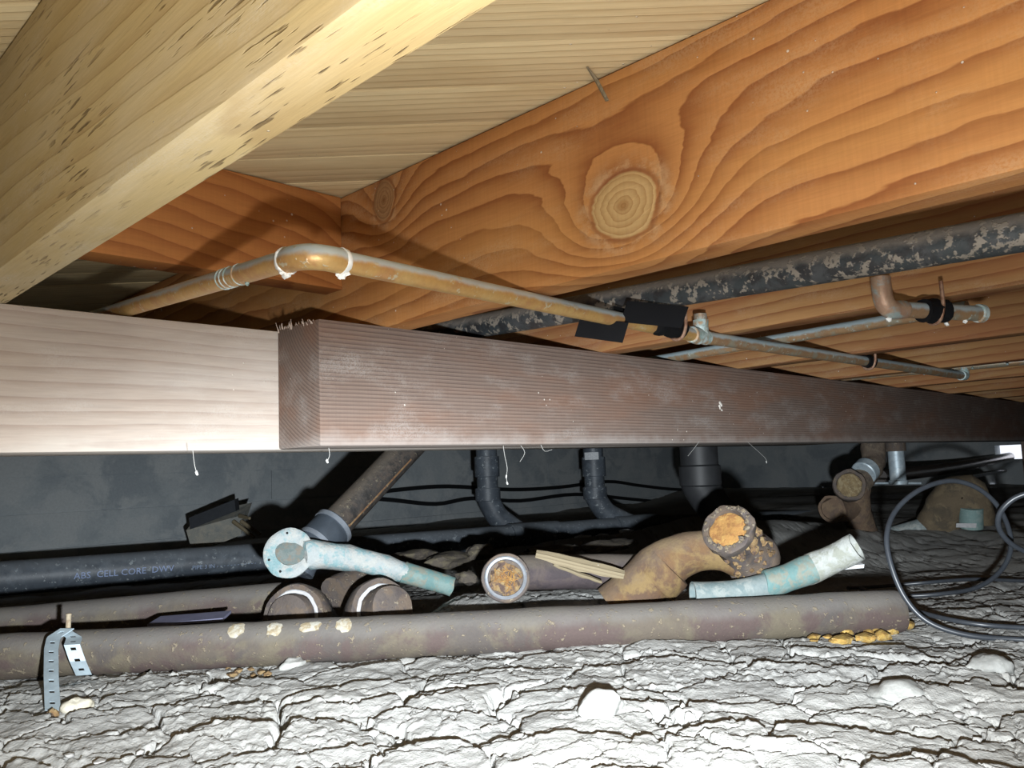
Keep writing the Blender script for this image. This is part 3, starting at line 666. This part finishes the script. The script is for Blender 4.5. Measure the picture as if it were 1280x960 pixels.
# leaning iron pipe with its rubber coupling
sA, sB = atd(510, 560, 1.68), atd(416, 659, 1.52); sd = (sA-sB).normalized()
st_ = thing('leaning_pipe', sB, 'slanted black and rusty iron pipe with a clamped coupling, left of the upright stacks', 'pipe')
BLK_RUB = plain('black_rubber', (.045, .055, .068), .5, 0, .4, .4, 60)
BLKRUST = crust('black_rusty_iron', [(.05, .045, .042), (.03, .028, .027), (.075, .06, .05)], 30, .55, .1, .002, specks=(.20, .17, .12), top=(.17, .14, .11), top_k=.5, top_at=(.3, .8))
mb = MB().tube([sB-sd*.02, sB+sd*.12, sA, sA+sd*.22], .0305, 26); mb.jitter(.0012, 40); mb.build('pipe_body', BLKRUST, st_)
rl = (V((0, 0, -1))-sd*V((0, 0, -1)).dot(sd)).normalized()
s0, n0 = on_cyl(452, 640, sB, sd, .031)
mb = MB(); tn = sd.cross(n0); N_ = 26
for k in range(N_+1):
    for j in range(5): mb.v.append(sB+sd*(.012+.20*k/N_)+(n0*math.cos(-.1-(.8+.3*mnoise.noise(V((k*.35, 0, 2))))*j/4*1.1)+tn*math.sin(.1-(.8+.3*mnoise.noise(V((k*.35, 0, 2))))*j/4*1.1))*(.0312))
for k in range(N_):
    for j in range(4): q = k*5+j; mb.f.append((q, q+1, q+6, q+5))
mb.build('rust_streak', crust('orange_rust', [(.17, .09, .04), (.12, .06, .035), (.22, .14, .07)], 50, .9, 0, .002), st_)['label'] = 'orange rust streak'
MB().lathe(sB-sd*.062, sd, [(0, .031), (0, .0365), (.004, .038), (.066, .0375), (.07, .036), (.07, .030)], 28).build('coupling', BLK_RUB, st_)
cpl = st_.children[-1]
for h in (-.052, -.004):
    MB().lathe(sB+sd*h, sd, [(0, .0375), (0, .0395), (.009, .0395), (.009, .0375)], 28).build('clamp_band', plain('clamp_steel', (.48, .53, .60), .35, .7, .5, .3, 90), cpl)['label'] = 'steel clamp band'
e = sB-sd*.05; MB().tube([e, e-sd*.03, e-sd*.05+V((0, 0, -.012))], .0305, 22, 4).build('lower_pipe', ABS, st_)

# dark stack in the shade
dk = thing('drain_stack', atd(880, 610, 2.05), 'black upright drain pipe with a slanted branch in the shade, behind the rusty trap', 'pipe')
Q = atd(876, 608, 2.05); BLK = plain('stack_black', (.022, .023, .025), .55, 0, .4, .5, 30)  # even near-black, darker than the other drain plastic
mb = MB().tube([Q+V((0, 0, .50)), Q+V((0, 0, .01))], .047, 26); mb.lathe(Q+V((0, 0, .0)), (0, 0, 1), [(0, .047), (.004, .052), (.05, .052), (.054, .047)], 26); mb.build('stack_pipe', BLK, dk)
MB().tube([Q+V((0, 0, .02)), Q, atd(893, 634, 2.05), atd(918, 660, 2.06), atd(955, 700, 2.10)], [.047, .047, .044, .042, .042], 24, 5).build('branch_pipe', BLK, dk)

# rusty tee assembly under the beam at right
tr = thing('iron_fitting', atd(1070, 620, 2.387), 'rusty iron branch fitting with an open plugged mouth, hanging under the beam at right', 'pipe fitting')
mb = MB().tube([atd(1091, 540, 2.451), atd(1091, 560, 2.451), atd(1092, 578, 2.425), atd(1084, 592, 2.387), atd(1072, 606, 2.361)], [.036, .035, .033, .032, .034], 22, 4); mb.jitter(0.0052, 40); mb.build('upper_pipe', crust('brown_scale_iron', [(.14, .105, .08), (.10, .08, .065), (.19, .15, .11)], 30, .9, 0.0645, 0.0039), tr)
hx = (-ray(1062, 607).normalized()+V((-0.0645, -.1, .12))).normalized(); hc = atd(1062, 606, 2.270)
MB().lathe(hc, hx, [(-0.1161, 0.0361), (-0.0516, 0.0374), (-0.0387, 0.0439), (-0.0039, 0.0445), (0, 0.0426), (0, 0.0348), (-0.0077, 0.0335)], 26).jitter(0.0039, 50).build('mouth', CAST_D, tr)
MB().lathe(hc-hx*0.0090, hx, [(0, 0.0348), (0.0052, 0.0310), (0.0052, 0.0008)], 20).jitter(0.0052, 70).build('mouth_plug', crust('tan_plug', [(.24, .175, .09), (.18, .13, .07), (.3, .24, .14)], 60, .95, 0, 0.0039), tr)
MB().lathe(atd(1079, 592, 2.361), atd(1092, 578, 2.399)-atd(1079, 592, 2.361), [(0, .033), (.0026, .036), (.0284, .036), (.031, .033)], 22).build('clamp_band', GALV, tr)
mb = MB().tube([atd(1070, 605, 2.374), atd(1068, 632, 2.387), atd(1074, 652, 2.399), atd(1090, 690, 2.425), atd(1095, 705, 2.451)], [.040, .043, .040, .036, .036], 22, 4)
mb.tube([atd(1066, 632, 2.387), atd(1045, 636, 2.348), atd(1040, 636, 2.322)], [0.0387, 0.0400, 0.0387], 20, 2, 0, 0.0258, .8); mb.jitter(0.0052, 40); mb.build('lower_pipe', crust('red_brown_scale', [(.15, .10, .068), (.11, .078, .06), (.18, .125, .08)], 26, .9, 0.0645, 0.0039), tr)
# galvanised stub
gz = thing('galvanized_stub', atd(1121, 585, 2.486), 'short grey galvanized pipe hanging under the beam, beside the rusty branch fitting', 'pipe')
g0 = atd(1123, 603, 2.50); MB().tube([g0, g0+V((0, 0, .105))], .0235, 22).build('pipe_body', GALV, gz)
MB().tube([g0+V((0, 0, .095)), g0+V((0, 0, .40))], .030, 18).build('upper_pipe', CAST_D, gz)
MB().lathe(g0-V((0, 0, .006)), (0, 0, 1), [(0, .020), (0, .0265), (.006, .028), (.013, .0265), (.014, .023)], 22).jitter(.001, 60).build('end_collar', GALV, gz)
mb = MB().box(atd(1122, 604, 2.6), (RIGHT, ray(1118, 604), UP), (.075, .012, .003)); mb.build('bracket', GALV, gz, False)
# rusty elbow and its galvanised pipe inside the cable loop
re = thing('iron_elbow', atd(1195, 640, 2.408), 'lumpy rusty iron elbow standing behind the black cable loop', 'pipe fitting')
mb = MB().tube([atd(1160, 661, 2.449), atd(1178, 646, 2.436), atd(1190, 628, 2.422), atd(1206, 620, 2.408), atd(1216, 636, 2.394), atd(1217, 652, 2.394)], [.041, .058, .063, .063, .055, .050], 22, 4); mb.jitter(.014, 16)
mb.build('elbow', crust('olive_rust', [(.13, .098, .062), (.09, .072, .05), (.17, .13, .08)], 18, .9, 0, .003), re)
mb = MB().tube([atd(1112, 672, 2.477), atd(1162, 658, 2.449)], .030, 18); mb.jitter(.001, 40); mb.build('side_pipe', crust('grey_green_pipe', [(.32, .37, .37), (.4, .42, .4), (.25, .29, .29)], 40, .7, .1), re)
mb = MB().tube([atd(1214, 634, 2.360), atd(1214, 659, 2.367)], .032, 18); mb.build('green_stub', crust('green_stub_metal', [(.20, .30, .29), (.28, .36, .34)], 40, .7, .1), re)
mb = MB().box(atd(1208, 657, 2.339), (RIGHT, ray(1208, 657), UP), (.029, .010, .006)); mb.jitter(.003, 60).build('pale_lip', LEAD, re)

# black cable
cb = thing('black_cable', atd(1180, 790, 1.1), 'thin black cable coiled in loose loops on the ground at right', 'cable')
CAB = plain('cable_rubber', (.035, .04, .048), .38, 0, .55, .3, 90)
CR = .0034
MB().tube([atd(1400, 808, 1.02), atd(1280, 800, 1.07), atd(1210, 794, 1.09), atd(1160, 777, 1.11), atd(1130, 745, 1.13), atd(1112, 700, 1.15), atd(1109, 665, 1.17), atd(1122, 635, 1.2), atd(1152, 611, 1.22), atd(1190, 601, 1.24), atd(1225, 612, 1.25),
           atd(1252, 640, 1.26), atd(1264, 680, 1.28), atd(1252, 712, 1.31), atd(1222, 734, 1.36), atd(1180, 742, 1.42), atd(1130, 745, 1.45), atd(1085, 742, 1.45)], CR*1.1, 10, 8).build('strand', CAB, cb)
MB().tube([atd(1400, 788, 1.06), atd(1290, 785, 1.10), atd(1220, 780, 1.12), atd(1160, 768, 1.18), atd(1110, 750, 1.3), atd(1075, 735, 1.36)], CR, 10, 6).build('strand', CAB, cb)
MB().tube([atd(1400, 722, 1.55), atd(1290, 726, 1.55), atd(1220, 724, 1.55), atd(1160, 728, 1.53), atd(1100, 733, 1.56), atd(1060, 735, 1.52)], CR, 10, 6).build('strand', CAB, cb)
MB().tube([atd(1345, 640, 1.15), atd(1300, 618, 1.15), atd(1272, 621, 1.16), atd(1252, 638, 1.17), atd(1248, 658, 1.18), atd(1262, 678, 1.19), atd(1290, 693, 1.2), atd(1360, 720, 1.22)], CR*1.15, 10, 8).build('strand', CAB, cb)

# perforated strap with nail
sp_ = thing('strap_hanger', atd(75, 800, 1.04), 'bent perforated galvanized strap hung over the front pipe at left', 'strap')
STR = plain('strap_zinc', (.50, .60, .66), .45, .45, .5, .35, 70)
def strap(path, wv, w, holes, name):
    """a thin band with punched holes: quads round square-ish openings"""
    path = [V(p) for p in path]; mb = MB(); L = [0]
    for p, q in zip(path, path[1:]): L.append(L[-1]+(q-p).length)
    def at(s):
        for i in range(len(L)-1):
            if s <= L[i+1]+1e-9: f = (s-L[i])/(L[i+1]-L[i]); return path[i].lerp(path[i+1], f)
        return path[-1]
    n = holes*4; rows = [at(L[-1]*k/n) for k in range(n+1)]; xs = (-.5, -.17, .17, .5); wv = V(wv).normalized()*w
    nr = (path[-1]-path[0]).cross(wv).normalized()*.0007
    for sgn in (-1, 1):
        for p in rows:
            for x in xs: mb.v.append(p+wv*x+nr*sgn)
    N_ = len(rows)*4
    hole = lambda k, j: j == 1 and k % 4 in (1,)
    for k in range(n):
        for j in range(3):
            if hole(k, j):
                q = k*4+j
                for a_, b_ in ((q, q+1), (q+1, q+5), (q+5, q+4), (q+4, q)): mb.f.append((a_, b_, b_+N_, a_+N_))
                continue
            q = k*4+j; mb.f.append((q, q+1, q+5, q+4)); mb.f.append((N_+q, N_+q+4, N_+q+5, N_+q+1))
        for j in (0, 3): q = k*4+j; mb.f.append((q, q+4, q+4+N_, q+N_))
    for k in (0, n):
        for j in range(3): q = k*4+j; mb.f.append((q, q+1, q+1+N_, q+N_))
    return mb.build(name, STR, sp_, True, 0, None, .4)
strap([atd(84, 786, 1.05), atd(67, 797, 1.035), atd(64, 812, 1.01), atd(64, 845, .955), atd(66, 888, .895)], RIGHT, .0175, 8, 'strap_leg')
strap([atd(80, 789, 1.052), atd(93, 797, 1.04), atd(90, 806, 1.02), atd(97, 826, 1.015), atd(105, 844, 1.025)], RIGHT+FW*.2, .0185, 6, 'strap_leg')
mb = MB().tube([atd(85, 790, 1.06), atd(86, 768, 1.07)], .0032, 10); mb.lathe(atd(86, 769, 1.07), UP, [(0, .0032), (0, .0036), (.002, .0034)], 10); mb.build('nail', crust('nail_rust', [(.42, .35, .25), (.3, .22, .15)], 90, .8, .1), sp_)
mb = MB()
for k in range(7): mb.lump(atd(66+4*math.sin(k*2.2), 890+2.2*k, .885), .0045, k, .5, 1)
mb.build('rusty_tip', RUSTCRUST, sp_)['label'] = 'rust crusted strap tip'

# vent duct at the far right
vA, vB = atd(1100, 596, 3.3), atd(1262, 571, 5.2)
tag(MB().tube([vA, vA+(vB-vA)*.45+V((0, 0, -.01)), vB], [.028, .028, .028], 20, 6).build('metal_duct', plain('shiny_duct', (.55, .50, .48), .25, .85, .5, .25, 20), None), 'thin shiny metal duct running to the bright far vent at right', 'duct')
tag(MB().box(atd(1225, 594, 4.6), (atd(1268, 586, 5.2)-atd(1170, 603, 4.2), RIGHT, UP), (.45, .02, .006)).build('metal_strip', plain('strip_zinc', (.6, .6, .62), .3, .7), None, False), 'thin bright metal strip below the shiny duct', 'strip')

# cables sagging along the wall
for pts, lab in ((((455, 618), (500, 612), (560, 608), (640, 612), (700, 609), (760, 602), (800, 607), (850, 612), (930, 613), (1000, 600), (1060, 585)), 'upper of two black cables sagging along the dark wall'),
                 (((440, 621), (490, 625), (545, 630), (590, 623), (650, 626), (720, 618), (790, 624), (870, 632)), 'lower of two black cables sagging along the dark wall')):
    P_ = [aty(x, y, Y1-.02) for x, y in pts]
    tag(MB().tube(P_, .0115, 8, 5).build('wall_cable', plain('wall_cable_black', (.012, .013, .015), .6), None), lab, 'cable')

# ------------------------------------------------------------------ loose scraps
def lump(name, px, py, d, r, mat, label, cat, seed, group=None, sq=(1, 1, .6), rough=.4, sub=3, z=None):
    c = atd(px, py, d)
    o = MB().lump(V((0, 0, 0)), r, seed, rough, sub, sq).build(name, mat, None, True, 0, (0, 0, 0), .9); o.location = c
    return tag(o, label, cat, group)
ROCK = crust('pale_stone', [(.38, .38, .36), (.32, .32, .30), (.42, .42, .40)], 60, .9, 0, .001)
def gd(px, py, dz=0): 
    p = atz(px, py, -.25)
    for _ in range(6): p = atz(px, py, float(ground(p.x, p.y))+dz)
    return p.dot(FW)
lump('stone', 752, 886, gd(752, 890, .004), .021, ROCK, 'white chipped stone on the clay in front of the brown pipe', 'stone', 3, None, (1.15, .9, .75), .45)
lump('stone', 1124, 866, gd(1124, 870, .002), .030, ROCK, 'flat pale stone on the clay at lower right', 'stone', 5, None, (1.2, .9, .38), .35)
lump('stone', 98, 884, gd(98, 888, .003), .013, crust('tan_stone', [(.62, .58, .48), (.5, .46, .36)], 60, .9), 'small tan stone right of the strap tip', 'stone', 8, None, (1.2, 1, .8), .4)
lump('stone', 1236, 834, gd(1236, 838, .003), .022, ROCK, 'pale clod near the right edge below the cables', 'stone', 11, None, (1.3, 1, .6), .4)
lump('stone', 366, 832, gd(366, 834, .002), .016, ROCK, 'pale plaster lump under the patched part of the front pipe', 'stone', 13, None, (1.2, .8, .6), .4)
rg = random.Random(12)
CLOD = crust('clay_clod', [(.46, .45, .43), (.4, .39, .375)], 60, .95)
for i in range(46):
    px, py = rg.uniform(10, 1270), rg.uniform(830, 955); r = rg.uniform(.0025, .006)
    lump('clod', px, py, gd(px, py, 0), r, CLOD, 'small loose clay clod on the cracked ground', 'clod', i, 'loose clay clods on the cracked ground', (1.2, 1, .7), .5, 1)
FOAM = crust('yellow_foam', [(.46, .30, .08), (.50, .37, .16), (.38, .22, .06)], 80, .95, 0, .003)
for i in range(26):
    px = rg.uniform(1015, 1140); py = 792+(1140-px)*.07+rg.uniform(-4, 8)-(9 if px > 1105 else 0); r = rg.choice((.005, .007, .009, .013))
    lump('foam_crumb', px, py-4, gd(px, py+3, .0)-.002, r, FOAM, 'yellow foam crumb under the right end of the front pipe', 'crumb', i+3, 'yellow foam crumbs at the pipe end', (1.3, 1, .7), .6, 1)
PALEF = crust('pale_foam', [(.44, .41, .30), (.46, .44, .36)], 80, .95, 0, .002)
for i in range(20):
    px = rg.uniform(1000, 1075); py = rg.uniform(793, 812)
    lump('plaster_crumb', px, py, gd(px, py, .001), rg.uniform(.003, .006), PALEF, 'pale crumb in front of the right pipe end', 'crumb', i, 'pale crumbs before the pipe end', (1.2, 1, .7), .6, 1)
for i in range(12):
    px = rg.uniform(285, 345); py = rg.uniform(834, 845)
    lump('rust_crumb', px, py, gd(px, py, .001), rg.uniform(.003, .006), RUSTCRUST, 'brown rust crumb in front of the patched pipe', 'crumb', i, 'rust crumbs by the patched pipe', (1.2, 1, .7), .6, 1)
WHITE = plain('paint_white', (.66, .68, .70), .8, 0, .3, .3, 90)
for px, py, w, d_, lab in ((728, 673, .05, 2.7, 'white flake heap on the drain line, left of two'), (752, 669, .028, 2.72, 'small white chip beside the flake heap'), (783, 664, .035, 2.8, 'white flakes on the drain line, right of two')):
    lump('plaster_flake', px, py, d_, w*.6, WHITE, lab, 'flake', int(px), None, (1.2, 1, .35), .5)
lump('plaster_flake', 489, 708, 1.62, .010, WHITE, 'tiny white chip behind the teal tail socket', 'flake', 4, None, (1, 1, .5), .4, 1)
o = MB().box(atd(1055, 709, 1.26), (RIGHT+UP*.1, FW, UP), (.028, .008, .0025)).jitter(.003, 40).build('plaster_flake', WHITE, None, False); tag(o, 'thin white strip under the whitened pipe outlet', 'flake')
o = MB().box(atd(238, 773, 1.22), (RIGHT+UP*.06, FW, UP), (.055, .02, .002)).jitter(.004, 30).build('lavender_sliver', plain('lavender', (.17, .17, .25), .6), None, False); tag(o, 'pale lavender sliver between the two brown pipes', 'scrap')  # thin flat lavender piece between the pipes
# broken block by the wall
bc = atd(276, 656, 2.9); bk = thing('broken_block', bc, 'broken grey block leaning by the wall above the printed drain line', 'block')
mb = MB().box(bc, (RIGHT+UP*.33, FW*1.0+UP*.5-RIGHT*.1, UP-FW*.4), (.095, .05, .045)); mb.jitter(.03, 9); mb.build('block_body', crust('grey_block', [(.30, .30, .27), (.24, .25, .24), (.36, .34, .29)], 20, .95, 0, .003), bk, False)
mb = MB().box(atd(268, 642, 2.84), (RIGHT+UP*.40, UP-FW*.3, FW), (.085, .022, .02)); mb.build('dark_edge', plain('dark_slate', (.03, .034, .04), .7), bk, False)
for i, (a_, b_) in enumerate((((302, 652), (325, 668)), ((300, 645), (312, 648)), ((292, 652), (318, 672)))):
    tag(MB().tube([atd(*a_, 2.8), atd(*b_, 2.75)], [.008, .005], 6).build('stick', W_SHARD, None), ('pale stick against the broken block, longest', 'short stub beside the broken block', 'lower stick against the broken block')[i], 'stick')
# debris between pipes
DK = crust('dark_debris', [(.09, .075, .06), (.065, .055, .048), (.13, .11, .075)], 30, .95, 0, .003)
for i, (px, py, d_, r, sq) in enumerate(((560, 700, 1.75, .035, (1.6, 1, .5)), (520, 694, 1.8, .03, (1.8, 1, .4)), (690, 690, 1.7, .04, (2, 1, .35)), (760, 682, 1.8, .04, (2.2, 1, .35)), (583, 722, 1.5, .02, (1, 1, .6)), (600, 690, 1.8, .03, (1.5, 1, .5)))):
    lump('rubble', px, py, d_, r, DK, ('dark rubble lump behind the teal tail', 'flat dark rubble left of the steel rimmed mouth', 'long dark rubble over the slanted board', 'long dark rubble left of the rusty trap', 'small dark lump beside the teal tail socket', 'dark rubble above the steel rimmed mouth')[i], 'rubble', i+20, None, sq, .5)
# cobweb threads
WEB = plain('cobweb', (.40, .39, .37), .9)
def web(pts, lab, d_=None, blobs=()):
    P_ = [aty(x, y, YB-.002) for x, y in pts]; mb = MB().tube(P_, 0.00027, 5, 3)
    for i in blobs: mb.lump(P_[i], .0016, i, .6, 1, (1, .6, 1.6))
    tag(mb.build('cobweb', WEB, None), lab, 'cobweb')
web([(629, 557), (631, 570), (634, 585), (633, 596), (634, 604)], 'longest dusty cobweb thread hanging under the middle of the beam', None, (3, 4))
web([(651, 557), (656, 566), (650, 577)], 'short curved cobweb just right of the longest thread')
web([(411, 560), (412, 569), (409, 577)], 'cobweb thread under the sawn end of the dark beam', None, (2,))
web([(241, 563), (243, 580), (246, 592)], 'cobweb thread hanging under the pale beam', None, (2,))
web([(676, 556), (681, 564), (690, 562)], 'tiny cobweb loop right of the beam middle')
web([(874, 552), (868, 560), (860, 570)], 'slanting pale straw under the beam above the dark stack')
web([(935, 553), (956, 572), (958, 578)], 'thin cobweb under the beam between stack and rusty branch', None, (2,))
